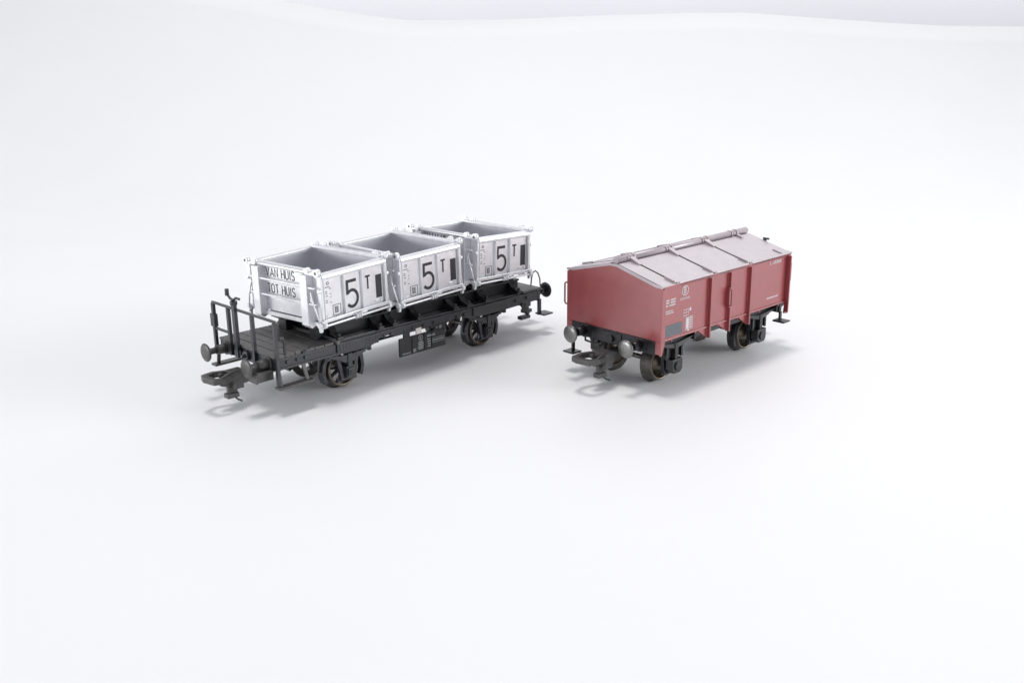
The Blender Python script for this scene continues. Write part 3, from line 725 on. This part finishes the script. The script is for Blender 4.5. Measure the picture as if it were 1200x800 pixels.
# grab handles at the corners
MB().tube([(-3.0, 1.66, 2.60), (-3.0, 1.80, 2.60), (-3.0, 1.84, 2.56), (-3.0, 1.84, 2.02), (-3.0, 1.80, 1.98), (-3.0, 1.66, 1.98)], 0.026).build('grab_handle', M['red'], B)
MB().tube([(3.04, -1.62, 2.72), (3.18, -1.62, 2.72), (3.22, -1.62, 2.68), (3.22, -1.62, 2.18), (3.18, -1.62, 2.14), (3.04, -1.62, 2.14)], 0.024).build('grab_handle', M['red'], B)
MB().cyl((3.13, -0.72, 3.24), (3.13, -0.72, 3.33), 0.055, 0.05).cyl((3.13, -0.66, 3.33), (3.13, -0.86, 3.33), 0.03).cyl((3.13, -0.72, 1.35), (3.13, -0.72, 3.25), 0.03).build('handbrake_crank', M['grip'], B)
# markings on the near side (and the same on the far side)
for s in (-1, 1):
    O = (0, s*(BH+0.001), 0); U = (-s, 0, 0); V = (0, 0, 1); NN = (0, s, 0)
    t = MB()
    t.stroke(arc(-2.06, 2.79, 0.135, 0.125, 0, 360, 24), 0.022, O, U, V, NN)
    text(t, 'B', -2.105, 2.72, 0.155, O, U, V, NN, 0.17)
    t.build('emblem', M['white'], B); t = MB()
    for k in range(9): t.stroke([(-2.25+k*0.048, 2.535), (-2.25+k*0.048, 2.60)]+([(-2.228+k*0.048, 2.60)] if k % 2 else [(-2.225+k*0.048, 2.57)]), 0.016, O, U, V, NN, 0.004)
    t.build('wagon_number', M['white'], B); t = MB()
    for z in (2.57, 2.64):
        for k in range(9):
            if k != 4: t.rect(-2.93+k*0.052, -2.89+k*0.052, z-0.022, z+0.022, O, U, V, NN, 0.004)
    for z in (2.495,):
        for k in (0, 1, 2, 4, 5, 6, 7, 8): t.rect(-2.93+k*0.052, -2.89+k*0.052, z-0.022, z+0.022, O, U, V, NN, 0.004)
    t.build('load_table', M['white'], B); t = MB()
    t.rect(-2.95, -2.925, 2.30, 2.40, O, U, V, NN)
    for z, a, b in ((2.345, -2.86, -2.58), (2.285, -2.90, -2.56)):
        k = a
        while k < b: t.rect(k, k+0.032, z-0.018, z+0.018, O, U, V, NN, 0.004); k += 0.048
    t.build('length_marking', M['white'], B); t = MB()
    t.frame(-2.10, -1.87, 2.08, 2.26, 0.014, O, U, V, NN); t.rect(-1.99, -1.978, 2.09, 2.25, O, U, V, NN); t.rect(-2.08, -1.89, 2.165, 2.178, O, U, V, NN)
    t.rect(-1.84, -1.77, 2.19, 2.28, O, U, V, NN)
    t.build('grid_mark', M['white'], B); t = MB()
    t.frame(-2.00, -1.68, 1.68, 2.03, 0.014, O, U, V, NN)
    t.rect(-1.97, -1.85, 1.71, 2.00, O, U, V, NN)
    for k in range(5): t.rect(-1.83, -1.71, 1.725+k*0.06, 1.755+k*0.06, O, U, V, NN)
    t.rect(-1.90, -1.84, 1.63, 1.68, O, U, V, NN)
    t.build('revision_panel', M['white'], B); t = MB()
    for k in range(7):
        u = 2.02+k*0.085
        if k == 1: t.rect(u-0.01, u+0.012, 2.83, 2.85, O, U, V, NN)
        elif k == 0: t.stroke([(u-0.04, 2.93), (u-0.02, 2.84), (u+0.02, 2.84)], 0.02, O, U, V, NN)
        else: t.frame(u-0.025, u+0.03, 2.83, 2.92, 0.018, O, U, V, NN, 0.004)
    t.build('end_marking', M['white'], B); t = MB()
    for k in range(13): t.rect(1.92+k*0.047, 1.953+k*0.047, 1.805, 1.85, O, U, V, NN, 0.004)
    t.build('owner_marking', M['white'], B)
    MB().rect(-2.93, -2.13, 1.64, 1.96, O, U, V, NN).build('chalk_board', M['slate'], B)
# underframe
uf = MB()
for s in (-1, 1): uf.box(-2.95, 2.95, *sorted((s*1.28, s*1.18)), 1.20, 1.545)
uf.box(-2.95, 2.95, -1.18, 1.18, 1.45, 1.545)
uf.build('underframe', M['black'], B, 0.01)
for d in (-1, 1):
    h = MB().box(*sorted((d*(BL+0.03), d*(BL-0.10))), -1.50, 1.50, 1.17, 1.545)
    h.box(*sorted((d*(BL+0.03), d*(BL+0.06))), -0.35, 0.35, 1.18, 1.50)
    h.cyl((d*(BL+0.04), 0, 1.33), (d*(BL+0.14), 0, 1.33), 0.10)
    for y in (-1.0, 1.0): h.box(*sorted((d*(BL+0.03), d*(BL+0.055))), y-0.22, y+0.22, 1.19, 1.53)
    h.build('headstock', M['black'], B, 0.01)
    MB().tube([(d*(BL+0.06), 0.95, 1.18), (d*(BL+0.10), 0.92, 1.10), (d*(BL+0.12), 0.5, 1.08), (d*(BL+0.12), 0.25, 1.12)], 0.03).build('brake_pipe', M['black'], B)
for s in (-1, 1):
    buffer(B, -BL-0.03, s, 1.365, -3.69, M['steel'], M['black'], 0.25)
    buffer(B, BL+0.03, s, 1.365, 3.69, M['steel'], M['black'], 0.25)
coupler(B, -1, -BL-0.02, M['greypl'], 1.32, 0.92)
coupler(B, 1, BL+0.02, M['greypl'], 1.1, 0.92)
for x in WB:
    for s in (-1, 1):
        ag = axle_guard(B, x, s, 1.24, M['black'], 1.545, spring=False)
        m2 = MB().prism([(x-0.95, 1.545), (x+0.95, 1.545), (x+0.80, 1.36), (x+0.50, 1.22), (x+0.36, 0.86), (x-0.36, 0.86), (x-0.50, 1.22), (x-0.80, 1.36)], *sorted((s*1.28, s*1.34)), 'y')
        for k in range(3):
            hl = 0.78*(1-k*0.22); z1 = 1.36-k*0.05
            m2.prism([(x-hl, z1), (x, z1-0.10), (x+hl, z1), (x+hl, z1-0.042), (x, z1-0.142), (x-hl, z1-0.042)], *sorted((s*1.34, s*1.44)), 'y')
        m2.box(x-0.07, x+0.07, *sorted((s*1.34, s*1.46)), 0.76, 1.28)
        for q in (-1, 1): m2.box(x+q*0.80-0.05, x+q*0.80+0.05, *sorted((s*1.34, s*1.47)), 1.22, 1.40)
        m2.prism([(x-0.22, 0.84), (x+0.22, 0.84), (x+0.22, 0.54), (x+0.14, 0.44), (x-0.14, 0.44), (x-0.22, 0.54)], *sorted((s*1.26, s*1.50)), 'y')
        m2.cyl((x, s*1.50, 0.64), (x, s*1.54, 0.64), 0.12, n=20)
        for q in (-1, 1): m2.box(x+q*0.32-0.04, x+q*0.32+0.04, *sorted((s*1.34, s*1.40)), 0.84, 1.22)
        m2.build('spring_plate', M['black'], ag, 0.01)
        brake_shoe(B, x, 1 if x < 0 else -1, s, M['black'])
MB().box(-0.9, 0.9, -0.3, 0.3, 1.1, 1.45).tube([(-1.8, 0, 0.85), (1.8, 0, 0.85)], 0.04).build('brake_gear', M['black'], B, 0.01)
for (x, y, xo) in ((-3.0, 1.50, -1), (3.0, -1.50, 1), (3.0, 1.5, 1)):
    zs = 0.60 if xo < 0 else 0.87
    st = MB().box(x-0.05, x+0.05, y-0.03, y+0.03, zs+0.04, 1.20)
    st.box(x-0.10+min(0, xo*0.12), x+0.14+max(0, xo*0.12), y-0.20, y+0.20, zs, zs+0.05)
    st.build('step', M['black'], B, 0.008)
